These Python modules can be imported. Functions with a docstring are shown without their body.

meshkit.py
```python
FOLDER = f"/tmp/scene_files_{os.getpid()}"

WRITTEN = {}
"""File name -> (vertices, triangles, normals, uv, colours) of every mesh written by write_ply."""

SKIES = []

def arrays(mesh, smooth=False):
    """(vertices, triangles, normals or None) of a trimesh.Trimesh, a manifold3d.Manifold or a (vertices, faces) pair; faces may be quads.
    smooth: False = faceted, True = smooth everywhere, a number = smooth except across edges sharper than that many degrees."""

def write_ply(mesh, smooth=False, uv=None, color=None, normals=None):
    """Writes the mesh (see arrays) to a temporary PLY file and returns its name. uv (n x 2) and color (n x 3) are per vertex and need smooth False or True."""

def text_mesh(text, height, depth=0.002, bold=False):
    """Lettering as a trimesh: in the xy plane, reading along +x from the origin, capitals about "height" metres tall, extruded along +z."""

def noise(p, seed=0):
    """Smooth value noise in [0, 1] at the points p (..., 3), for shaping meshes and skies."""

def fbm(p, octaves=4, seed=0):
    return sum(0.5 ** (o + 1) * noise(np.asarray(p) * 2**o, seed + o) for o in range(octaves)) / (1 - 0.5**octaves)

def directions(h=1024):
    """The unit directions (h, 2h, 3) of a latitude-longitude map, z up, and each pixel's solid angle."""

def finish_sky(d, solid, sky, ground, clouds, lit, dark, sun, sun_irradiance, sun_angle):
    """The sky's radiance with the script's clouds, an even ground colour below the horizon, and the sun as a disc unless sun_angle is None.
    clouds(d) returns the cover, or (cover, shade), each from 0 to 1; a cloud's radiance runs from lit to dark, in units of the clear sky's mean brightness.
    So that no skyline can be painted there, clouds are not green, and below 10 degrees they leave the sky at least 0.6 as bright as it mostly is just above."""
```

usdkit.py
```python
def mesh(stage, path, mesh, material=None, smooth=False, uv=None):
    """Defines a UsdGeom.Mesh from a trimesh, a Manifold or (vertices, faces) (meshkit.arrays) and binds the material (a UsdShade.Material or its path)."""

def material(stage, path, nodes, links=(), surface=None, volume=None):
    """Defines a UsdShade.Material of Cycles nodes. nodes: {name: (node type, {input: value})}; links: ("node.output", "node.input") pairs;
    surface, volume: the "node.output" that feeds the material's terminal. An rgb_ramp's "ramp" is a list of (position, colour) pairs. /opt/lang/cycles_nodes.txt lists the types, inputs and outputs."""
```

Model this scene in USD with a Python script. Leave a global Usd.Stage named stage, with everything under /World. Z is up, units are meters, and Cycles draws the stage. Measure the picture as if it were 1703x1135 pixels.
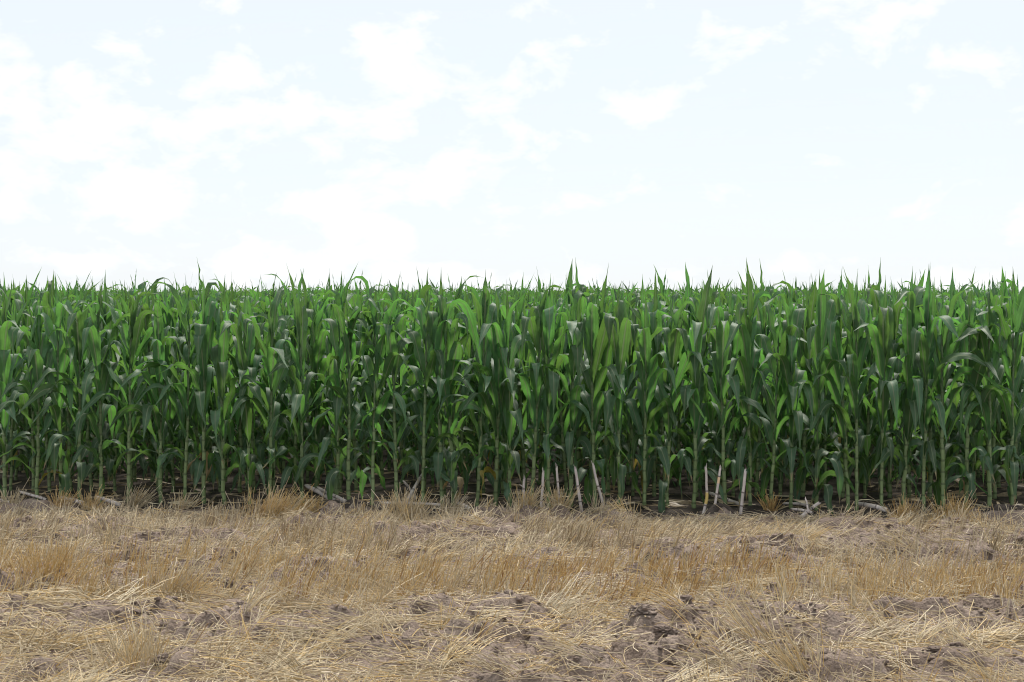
import math
import numpy as np
import trimesh
import usdkit
import meshkit
from pxr import Gf, Sdf, Usd, UsdGeom, UsdLux, UsdShade, Vt

stage = Usd.Stage.CreateInMemory()
UsdGeom.SetStageUpAxis(stage, "Z")
UsdGeom.SetStageMetersPerUnit(stage, 1.0)
UsdGeom.Xform.Define(stage, "/World")
UsdGeom.Scope.Define(stage, "/World/Looks")

# ------------------------------------------------------------------ camera, sky, sun
PW, PH, FPX, HORIZON, CAM_H = 1703.0, 1135.0, 2640.0, 489.0, 1.65
PITCH = math.atan((PH / 2 - HORIZON) / FPX)              # the lens looks slightly down
EXPOSURE = 1.85
SUN_EL, SUN_AZ = math.radians(58), math.radians(14)      # high in the haze, behind the crop, a little to the right
SUN_STRENGTH, SUN_ANGLE, SKY_STRENGTH = 0.4, 10.0, 0.05

cam = UsdGeom.Camera.Define(stage, "/World/camera")
cam.CreateHorizontalApertureAttr(36.0)
cam.CreateVerticalApertureAttr(36.0 * PH / PW)
cam.CreateFocalLengthAttr(36.0 * FPX / PW)
cam.CreateClippingRangeAttr(Gf.Vec2f(0.05, 20000))
cam.CreateExposureAttr(EXPOSURE)
cam.AddTranslateOp().Set(Gf.Vec3d(0, 0, CAM_H))
cam.AddRotateXOp().Set(90 - math.degrees(PITCH))

sun_dir = np.array([math.cos(SUN_EL) * math.sin(SUN_AZ), math.cos(SUN_EL) * math.cos(SUN_AZ), math.sin(SUN_EL)])
sun = UsdLux.DistantLight.Define(stage, "/World/sun")
sun.CreateIntensityAttr(SUN_STRENGTH)
sun.CreateAngleAttr(SUN_ANGLE)
sun.CreateNormalizeAttr(True)
sun.CreateColorAttr(Gf.Vec3f(1.0, 0.95, 0.87))
sun.AddRotateZOp().Set(-math.degrees(SUN_AZ))
sun.AddRotateXOp().Set(-(90 - math.degrees(SUN_EL)))

sky_mat = usdkit.material(
    stage, "/World/Looks/sky",
    {
        "tc": ("texture_coordinate", {}),
        "sky": ("sky_texture", {"sky_type": "single_scattering", "sun_disc": False, "sun_elevation": SUN_EL, "sun_rotation": SUN_AZ,
                                "air_density": 1.0, "aerosol_density": 0.5, "ozone_density": 1.0}),
        # thin high haze over the whole sky
        "veil": ("mix", {"mix_type": "mix", "fac": 0.91, "color2": tuple(c / (SKY_STRENGTH * 2 ** EXPOSURE) for c in (0.885, 0.937, 0.990))}),
        "map": ("mapping", {"scale": (1.0, 1.0, 1.7), "location": (0.6, 7.1, 4.4)}),
        "n1": ("noise_texture", {"scale": 19.0, "detail": 10.0, "roughness": 0.56, "distortion": 0.2}),
        "n2": ("noise_texture", {"scale": 5.5, "detail": 2.0}),
        "sum": ("math", {"math_type": "multiply_add", "value2": 0.55, "value3": 0.0}),
        "cover": ("map_range", {"from_min": 0.785, "from_max": 0.90, "to_min": 0.0, "to_max": 0.72, "clamp": True}),
        "cloud": ("mix", {"mix_type": "mix", "color2": tuple(c / (SKY_STRENGTH * 2 ** EXPOSURE) for c in (1.10, 1.10, 1.11))}),
        "bg": ("background_shader", {"strength": SKY_STRENGTH}),
    },
    [("sky.color", "veil.color1"), ("tc.generated", "map.vector"), ("map.vector", "n1.vector"), ("map.vector", "n2.vector"),
     ("n2.fac", "sum.value1"), ("n1.fac", "sum.value3"), ("sum.value", "cover.value"), ("cover.result", "cloud.fac"),
     ("veil.color", "cloud.color1"), ("cloud.color", "bg.color")],
    surface="bg.background")
dome = UsdLux.DomeLight.Define(stage, "/World/sky")
dome.GetPrim().SetCustomDataByKey("kind", "structure")
UsdShade.MaterialBindingAPI.Apply(dome.GetPrim()).Bind(sky_mat)


# ------------------------------------------------------------------ helpers
def tag(p, label=None, cat=None, group=None, kind=None):
    p = p.GetPrim() if hasattr(p, "GetPrim") else p
    for k, v in (("label", label), ("category", cat), ("group", group), ("kind", kind)):
        if v:
            p.SetCustomDataByKey(k, v)
    return p


used = {}


def numbered(path):
    n = used.get(path, 0)
    used[path] = n + 1
    return path if n == 0 else f"{path}_{n:03d}"


def raw_mesh(path, v, f, mat, uv=None, normals=True):
    """A Mesh prim from arrays with smooth normals."""
    m = UsdGeom.Mesh.Define(stage, path)
    v = np.asarray(v, np.float32)
    f = np.asarray(f, np.int32)
    m.CreatePointsAttr(Vt.Vec3fArray.FromNumpy(v))
    m.CreateFaceVertexCountsAttr(Vt.IntArray.FromNumpy(np.full(len(f), f.shape[1], np.int32)))
    m.CreateFaceVertexIndicesAttr(Vt.IntArray.FromNumpy(f.ravel()))
    m.CreateSubdivisionSchemeAttr("none")
    if normals:
        fn = np.cross(v[f[:, 1]] - v[f[:, 0]], v[f[:, -1]] - v[f[:, 0]])
        n = np.zeros_like(v)
        for k in range(f.shape[1]):
            np.add.at(n, f[:, k], fn)
        n /= np.linalg.norm(n, axis=1, keepdims=True) + 1e-12
        m.CreateNormalsAttr(Vt.Vec3fArray.FromNumpy(n.astype(np.float32)))
        m.SetNormalsInterpolation("vertex")
    if uv is not None:
        UsdGeom.PrimvarsAPI(m).CreatePrimvar("st", Sdf.ValueTypeNames.TexCoord2fArray, "vertex").Set(Vt.Vec2fArray.FromNumpy(np.asarray(uv, np.float32)))
    UsdShade.MaterialBindingAPI.Apply(m.GetPrim()).Bind(mat)
    return m


CP, SP = math.cos(PITCH), math.sin(PITCH)


def at(px, py, y):
    """The point at depth y (metres along +y) that the photograph shows at pixel (px, py)."""
    u, w = (px - PW / 2) / FPX, (PH / 2 - py) / FPX
    d = np.array([u, CP + w * SP, -SP + w * CP])
    return np.array([0, 0, CAM_H]) + d * (y / d[1])


def ground_at(px, py):
    u, w = (px - PW / 2) / FPX, (PH / 2 - py) / FPX
    d = np.array([u, CP + w * SP, -SP + w * CP])
    return np.array([0, 0, CAM_H]) + d * (-CAM_H / d[2])


def vnoise(x, y, s, seed=0, octaves=3):
    p = np.stack([np.asarray(x) / s, np.asarray(y) / s, np.zeros_like(np.asarray(x, float)) + 0.37], -1)
    return meshkit.fbm(p, octaves, seed)


def sstep(a, b, x):
    t = np.clip((np.asarray(x, float) - a) / (b - a), 0, 1)
    return t * t * (3 - 2 * t)


def crop_edge(x):
    return 12.22 - 0.066 * x


# bare soil patches, from the photograph: (px, py, radius in metres, strength)
PATCH = [(ground_at(a, b), r, s) for a, b, r, s in (
    (1060, 1072, .22, 1), (1120, 1108, .26, 1), (985, 1112, .24, 1), (1220, 1120, .2, .7), (1490, 1026, .16, .9), (1400, 1118, .22, .8),
    (1640, 1036, .15, .9), (1560, 1110, .2, .9), (230, 1042, .13, .8), (275, 1122, .16, .9), (90, 1122, .14, .8), (700, 1022, .2, .8),
    (840, 1030, .25, .8), (620, 1090, .2, .6), (760, 1075, .25, .6), (560, 1025, .14, .7), (1170, 1002, .14, .5), (1280, 938, .3, .9), (1130, 925, .3, .7),
    (900, 938, .25, .6), (330, 908, .35, .8), (90, 895, .3, .7), (600, 950, .16, .6), (1570, 925, .35, .9), (1450, 890, .4, .8), (780, 895, .4, .8),
    (200, 950, .2, .5), (1180, 955, .15, .5), (1340, 1030, .12, .6), (380, 1010, .15, .6))]


def soil_mask(x, y):
    m = 0.9 * sstep(0.50, 0.63, vnoise(x, np.asarray(y) * 1.0, 0.6, 11, 3))
    wob = 0.75 + 0.5 * vnoise(x, y, 0.12, 5, 2)
    for c, r, s in PATCH:
        d = np.hypot((x - c[0]), (y - c[1]) * 0.75) / r
        m = np.maximum(m, s * (1 - sstep(0.6, 1.25, d * wob)))
    return m


def ground_h(x, y, fine=True):
    x, y = np.asarray(x, float), np.asarray(y, float)
    e = y - crop_edge(x)
    near = (1 - sstep(-0.5, 0.3, e)) * (1 - sstep(6.0, 9.0, np.abs(x))) * sstep(3.0, 5.0, y)
    h = 0.035 * (vnoise(x, y, 0.9, 3, 2) - 0.5) * near + 0.012 * (vnoise(x, y, 0.3, 4, 2) - 0.5)
    if fine:
        sm = soil_mask(x, y) * near
        b = vnoise(x, y, 0.12, 21, 2)
        b2 = np.abs(2 * vnoise(x, y, 0.055, 22, 2) - 1)
        lumps = sstep(0.44, 0.64, b)
        h = h + sm * (0.044 * lumps + 0.034 * sstep(0.15, 0.6, 1 - b2) * (0.3 + lumps) + 0.034 * vnoise(x, y, 0.032, 24, 2)) + near * 0.02 * vnoise(x, y, 0.07, 23, 2)
    return h


# ------------------------------------------------------------------ materials
def L(name):
    return "/World/Looks/" + name


def leaf_look(name, top, under, glow, rib, hue=0.06, tip=1.0):
    return usdkit.material(stage, L(name), {
        "st": ("attribute", {"attribute": "st"}),
        "sep": ("separate_xyz", {}),
        "off": ("math", {"math_type": "subtract", "value2": 0.5}),
        "abs": ("math", {"math_type": "absolute"}),
        "rib": ("map_range", {"from_min": 0.03, "from_max": 0.075, "to_min": 1.0, "to_max": 0.0, "clamp": True}),
        "ribw": ("math", {"math_type": "multiply", "value2": 0.85}),
        "vm": ("mapping", {"scale": (26.0, 0.7, 1.0)}),
        "veins": ("noise_texture", {"scale": 1.0, "detail": 3.0, "roughness": 0.6}),
        "vb": ("map_range", {"from_min": 0.3, "from_max": 0.7, "to_min": 0.78, "to_max": 1.22, "clamp": True}),
        "geo": ("geometry", {}),
        "blot": ("noise_texture", {"scale": 9.0, "detail": 3.0}),
        "bb": ("map_range", {"from_min": 0.3, "from_max": 0.7, "to_min": 0.8, "to_max": 1.2, "clamp": True}),
        "oi": ("object_info", {}),
        "or": ("map_range", {"from_min": 0.0, "from_max": 1.0, "to_min": 0.78, "to_max": 1.22}),
        "hr": ("map_range", {"from_min": 0.0, "from_max": 1.0, "to_min": 0.5 - hue * 0.25, "to_max": 0.5 + hue * 0.25}),
        "v1": ("math", {"math_type": "multiply"}),
        "v2": ("math", {"math_type": "multiply"}),
        "side": ("mix", {"color1": top, "color2": under}),
        "hsv": ("hsv", {"saturation": 1.0}),
        "hsvg": ("hsv", {"saturation": 1.0, "color": glow}),
        "ribc": ("mix", {"color2": rib}),
        "ribg": ("mix", {"color2": tuple(0.55 * c for c in rib)}),
        "tipn": ("noise_texture", {"scale": 14.0, "detail": 3.0}),
        "tipv": ("math", {"math_type": "multiply_add", "value2": 0.16, "value3": 0.0}),
        "tipf": ("map_range", {"from_min": tip + 0.06, "from_max": tip + 0.13, "to_min": 0.0, "to_max": 0.9, "clamp": True}),
        "tipc": ("mix", {"color2": (0.34, 0.27, 0.15)}),
        "tipg": ("mix", {"color2": (0.16, 0.11, 0.04)}),
        "bump": ("bump", {"strength": 0.2, "distance": 0.003}),
        "p": ("principled_bsdf", {"roughness": 0.55, "specular_ior_level": 0.37}),
        "t": ("translucent_bsdf", {}),
        "m": ("mix_closure", {"fac": 0.42}),
    }, [("st.vector", "sep.vector"), ("sep.x", "off.value1"), ("off.value", "abs.value1"), ("abs.value", "rib.value"), ("rib.result", "ribw.value1"),
        ("st.vector", "vm.vector"), ("vm.vector", "veins.vector"), ("veins.fac", "vb.value"), ("geo.position", "blot.vector"), ("blot.fac", "bb.value"),
        ("oi.random", "or.value"), ("oi.random", "hr.value"), ("vb.result", "v1.value1"), ("bb.result", "v1.value2"), ("v1.value", "v2.value1"), ("or.result", "v2.value2"),
        ("geo.backfacing", "side.fac"), ("side.color", "hsv.color"), ("v2.value", "hsv.value"), ("v2.value", "hsvg.value"), ("hr.result", "hsv.hue"), ("hr.result", "hsvg.hue"),
        ("hsv.color", "ribc.color1"), ("ribw.value", "ribc.fac"), ("hsvg.color", "ribg.color1"), ("ribw.value", "ribg.fac"),
        ("veins.fac", "bump.height"), ("bump.normal", "p.normal"), ("geo.position", "tipn.vector"), ("tipn.fac", "tipv.value1"), ("sep.y", "tipv.value3"), ("tipv.value", "tipf.value"), ("tipf.result", "tipc.fac"), ("tipf.result", "tipg.fac"),
        ("ribc.color", "tipc.color1"), ("ribg.color", "tipg.color1"), ("tipc.color", "p.base_color"), ("tipg.color", "t.color"),
        ("p.BSDF", "m.closure1"), ("t.BSDF", "m.closure2")], surface="m.closure")


M_LEAF = leaf_look("maize_leaf", (0.047, 0.104, 0.052), (0.064, 0.124, 0.066), (0.128, 0.300, 0.048), (0.20, 0.26, 0.14))
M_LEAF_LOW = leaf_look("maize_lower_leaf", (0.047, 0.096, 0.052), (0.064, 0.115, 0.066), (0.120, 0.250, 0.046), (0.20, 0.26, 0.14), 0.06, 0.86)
M_DRY = leaf_look("dry_leaf", (0.33, 0.25, 0.13), (0.36, 0.28, 0.16), (0.30, 0.20, 0.08), (0.42, 0.34, 0.22), 0.02)
M_YELLOW = leaf_look("yellowed_leaf", (0.27, 0.22, 0.05), (0.29, 0.24, 0.07), (0.30, 0.24, 0.04), (0.40, 0.34, 0.16), 0.02)


def stalk_look(name, a, b, node_c, upper=None):
    """uv.y carries the place along the stalk, uv.x is 1 at a node ring."""
    return usdkit.material(stage, L(name), {
        "st": ("attribute", {"attribute": "st"}),
        "sep": ("separate_xyz", {}),
        "geo": ("geometry", {}),
        "map": ("mapping", {"scale": (60.0, 60.0, 5.0)}),
        "n": ("noise_texture", {"scale": 1.0, "detail": 4.0, "roughness": 0.6}),
        "c": ("rgb_ramp", {"ramp": [(0.3, a), (0.7, b)]}),
        "big": ("noise_texture", {"scale": 7.0, "detail": 3.0}),
        "bg": ("map_range", {"from_min": 0.3, "from_max": 0.7, "to_min": 0.75, "to_max": 1.2, "clamp": True}),
        "mul": ("hsv", {}),
        "uf": ("map_range", {"from_min": 0.25, "from_max": 0.75, "to_min": 0.0, "to_max": 1.0 if upper else 0.0, "clamp": True}),
        "up": ("mix", {"color2": upper or a}),
        "node": ("mix", {"color2": node_c}),
        "bump": ("bump", {"strength": 0.3, "distance": 0.003}),
        "p": ("principled_bsdf", {"roughness": 0.55, "specular_ior_level": 0.35}),
    }, [("st.vector", "sep.vector"), ("geo.position", "map.vector"), ("map.vector", "n.vector"), ("n.fac", "c.fac"), ("geo.position", "big.vector"), ("big.fac", "bg.value"),
        ("c.color", "mul.color"), ("bg.result", "mul.value"), ("sep.y", "uf.value"), ("uf.result", "up.fac"), ("mul.color", "up.color1"), ("up.color", "node.color1"), ("sep.x", "node.fac"), ("node.color", "p.base_color"),
        ("n.fac", "bump.height"), ("bump.normal", "p.normal")], surface="p.BSDF")


M_STALK = stalk_look("maize_stalk", (0.125, 0.175, 0.065), (0.185, 0.235, 0.11), (0.055, 0.075, 0.03), (0.065, 0.105, 0.045))
M_STUB = stalk_look("grey_dead_stalk", (0.34, 0.29, 0.26), (0.54, 0.48, 0.44), (0.12, 0.095, 0.085))
M_LYING = stalk_look("dead_stalk", (0.38, 0.33, 0.30), (0.58, 0.52, 0.48), (0.17, 0.14, 0.13))
M_STUB_YELLOW = stalk_look("yellow_rind", (0.50, 0.36, 0.10), (0.60, 0.45, 0.17), (0.2, 0.14, 0.08))
M_STUB_TAN = stalk_look("tan_rind", (0.48, 0.33, 0.20), (0.56, 0.42, 0.28), (0.2, 0.14, 0.1))

M_STRAW = usdkit.material(stage, L("straw"), {
    "st": ("attribute", {"attribute": "st"}),
    "sep": ("separate_xyz", {}),
    # uv.x is the straw's own colour: weathered grey, pale, golden
    "c": ("rgb_ramp", {"ramp": [(0.0, (0.27, 0.205, 0.135)), (0.25, (0.40, 0.31, 0.19)), (0.5, (0.69, 0.60, 0.43)), (0.72, (0.66, 0.485, 0.22)), (0.9, (0.60, 0.41, 0.165)), (1.0, (0.37, 0.21, 0.08))]}),
    "geo": ("geometry", {}),
    "n": ("noise_texture", {"scale": 45.0, "detail": 2.0}),
    "nb": ("map_range", {"from_min": 0.3, "from_max": 0.7, "to_min": 0.75, "to_max": 1.2, "clamp": True}),
    "hsv": ("hsv", {}),
    "p": ("principled_bsdf", {"roughness": 0.5, "specular_ior_level": 0.4}),
    "t": ("translucent_bsdf", {}),
    "m": ("mix_closure", {"fac": 0.25}),
}, [("st.vector", "sep.vector"), ("sep.x", "c.fac"), ("c.color", "hsv.color"), ("geo.position", "n.vector"), ("n.fac", "nb.value"), ("nb.result", "hsv.value"),
    ("hsv.color", "p.base_color"), ("hsv.color", "t.color"), ("p.BSDF", "m.closure1"), ("t.BSDF", "m.closure2")], surface="m.closure")


def soil_look(name, dark, mid, light):
    return usdkit.material(stage, L(name), {
        "geo": ("geometry", {}),
        "n1": ("noise_texture", {"scale": 5.0, "detail": 6.0, "roughness": 0.65}),
        "c": ("rgb_ramp", {"ramp": [(0.3, dark), (0.5, mid), (0.7, light)]}),
        "n2": ("noise_texture", {"scale": 70.0, "detail": 5.0, "roughness": 0.7}),
        "nb": ("map_range", {"from_min": 0.3, "from_max": 0.7, "to_min": 0.8, "to_max": 1.2, "clamp": True}),
        "hsv": ("hsv", {}),
        "v": ("voronoi_texture", {"scale": 60.0}),
        "ad": ("math", {"math_type": "multiply_add", "value2": -0.6}),
        "bump": ("bump", {"strength": 1.0, "distance": 0.018}),
        "p": ("principled_bsdf", {"roughness": 0.95, "specular_ior_level": 0.15}),
    }, [("geo.position", "n1.vector"), ("n1.fac", "c.fac"), ("geo.position", "n2.vector"), ("n2.fac", "nb.value"), ("c.color", "hsv.color"), ("nb.result", "hsv.value"),
        ("geo.position", "v.vector"), ("v.distance", "ad.value1"), ("n2.fac", "ad.value3"), ("ad.value", "bump.height"), ("bump.normal", "p.normal"), ("hsv.color", "p.base_color")],
        surface="p.BSDF")


M_SOIL = soil_look("soil", (0.170, 0.128, 0.102), (0.235, 0.182, 0.148), (0.31, 0.25, 0.205))
M_CROP_SHADE_SOIL = soil_look("crop_soil", (0.040, 0.032, 0.027), (0.064, 0.052, 0.044), (0.10, 0.082, 0.070))  # field soil darkened: the shade under the canopy is put into the colour
M_CLOD = soil_look("clod_soil", (0.175, 0.133, 0.107), (0.235, 0.182, 0.150), (0.30, 0.242, 0.200))

# ------------------------------------------------------------------ ground: one sheet to the horizon
def axis_lines(a, b, step, far_lo, far_hi):
    mid = np.arange(a, b + 1e-6, step)
    up, d = [], step
    p = mid[-1]
    while p < far_hi:
        d *= 1.35
        p += d
        up.append(p)
    dn, d = [], step
    p = mid[0]
    while p > far_lo:
        d *= 1.35
        p -= d
        dn.append(p)
    return np.array(dn[::-1] + list(mid) + up)


gx = axis_lines(-4.6, 4.6, 0.022, -4000, 4000)
gy = axis_lines(5.9, 12.9, 0.024, -40, 6000)
X, Y = np.meshgrid(gx, gy)
Z = ground_h(X, Y)
Z = np.where((np.abs(X) > 30) | (Y > 60), 0.0, Z)
nx, ny = len(gx), len(gy)
ii = np.arange(nx * ny).reshape(ny, nx)
quads = np.stack([ii[:-1, :-1], ii[:-1, 1:], ii[1:, 1:], ii[1:, :-1]], -1).reshape(-1, 4)
g = raw_mesh("/World/ground", np.stack([X, Y, Z], -1).reshape(-1, 3), quads, M_SOIL)
tag(g, "brown grey field soil under the stubble and the crop", None, None, "structure")


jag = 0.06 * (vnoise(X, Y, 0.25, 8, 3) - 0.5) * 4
inside_crop = (Y - crop_edge(X) > -0.48 + jag) & (Y < 160) & (np.abs(X) < 120)  # where the dark sheet paints shade under the maize
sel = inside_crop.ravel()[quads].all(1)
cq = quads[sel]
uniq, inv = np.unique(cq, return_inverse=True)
g = raw_mesh("/World/crop_soil", np.stack([X, Y, Z + 0.004], -1).reshape(-1, 3)[uniq], inv.reshape(-1, 4), M_CROP_SHADE_SOIL)
tag(g, "soil between the maize stalks, canopy shade put into its colour", None, None, "structure")


# ------------------------------------------------------------------ maize plants
def ring_tube(pts, rad, sides, flag=None):
    """A tube along pts with its own radius at each point; uv.x = flag, uv.y = place along."""
    pts, rad = np.asarray(pts, float), np.asarray(rad, float)
    t = np.gradient(pts, axis=0)
    t /= np.linalg.norm(t, axis=1, keepdims=True) + 1e-9
    a = np.cross(t, np.where(np.abs(t[:, :1]) < 0.8, [[1.0, 0, 0]], [[0, 1.0, 0]]))
    a /= np.linalg.norm(a, axis=1, keepdims=True) + 1e-9
    b = np.cross(t, a)
    ang = np.arange(sides) * 2 * np.pi / sides
    v = pts[:, None] + rad[:, None, None] * (np.cos(ang)[None, :, None] * a[:, None] + np.sin(ang)[None, :, None] * b[:, None])
    n = len(pts)
    i, j = np.meshgrid(np.arange(n - 1), np.arange(sides), indexing="ij")
    f = np.stack([i * sides + j, i * sides + (j + 1) % sides, (i + 1) * sides + (j + 1) % sides, (i + 1) * sides + j], -1).reshape(-1, 4)
    uv = np.stack([np.repeat(np.zeros(n) if flag is None else flag, sides), np.repeat(np.linspace(0, 1, n), sides)], -1)
    return v.reshape(-1, 3), f, uv


def blade(rng, base, phi, length, width, th0, bend, s0, ds, clasp, sway=0.0, roll=0.0, wave=0.012, n=17, fold_mid=0.45, fold_tip=0.15, curl=0.0):
    """One maize leaf blade. th0: angle from the vertical at the collar; the leaf bends by `bend` round s0."""
    s = np.linspace(0, 1, n)
    th = th0 + bend * sstep(s0 - ds, s0 + ds, s) + 0.25 * bend * 0.3 * s + curl * s * s
    az = phi + sway * s ** 2
    d = np.stack([np.sin(th) * np.cos(az), np.sin(th) * np.sin(az), np.cos(th)], -1)
    p = base + np.vstack([[0, 0, 0], np.cumsum((d[1:] + d[:-1]) / 2 * (length / (n - 1)), axis=0)])
    side = np.stack([-np.sin(az), np.cos(az), np.zeros(n)], -1)
    nor = np.cross(d, side)                                 # towards the stalk: the upper face
    ro = roll * s ** 1.3
    sd = side * np.cos(ro)[:, None] + nor * np.sin(ro)[:, None]
    nr = nor * np.cos(ro)[:, None] - side * np.sin(ro)[:, None]
    w = width * np.minimum(1, (0.34 + 1.7 * s) ** 0.8) * np.clip(1 - sstep(0.48, 1.02, s) ** 1.1, 0, 1) ** 0.9 * 0.5
    w = np.maximum(w * (1 - 0.0 * s), 0.0006)
    w[0] = max(w[0], clasp)
    fold = 1.15 * np.exp(-s * 9) + fold_mid * (1 - s) + fold_tip
    k = np.array([-1, -0.5, 0, 0.5, 1.0])
    ph1, ph2, fr = rng.uniform(0, 6.28), rng.uniform(0, 6.28), rng.uniform(2.2, 4.2)
    env = np.sin(np.pi * np.clip(s * 1.05, 0, 1)) * wave * rng.uniform(0.5, 1.4)
    out = []
    for kk in k:
        a = abs(kk)
        off = sd * (w * kk * np.cos(fold))[:, None] + nr * (w * a ** 1.4 * np.sin(fold))[:, None]
        rip = env * a ** 2 * np.sin(2 * np.pi * fr * s + (ph1 if kk < 0 else ph2))
        out.append(p + off + nr * rip[:, None])
    v = np.stack(out, 1).reshape(-1, 3)
    i, j = np.meshgrid(np.arange(n - 1), np.arange(4), indexing="ij")
    f = np.stack([i * 5 + j, i * 5 + j + 1, (i + 1) * 5 + j + 1, (i + 1) * 5 + j], -1).reshape(-1, 4)
    uv = np.stack([np.tile((k + 1) / 2, n), np.repeat(s, 5)], -1)
    return v, f, uv


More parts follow.
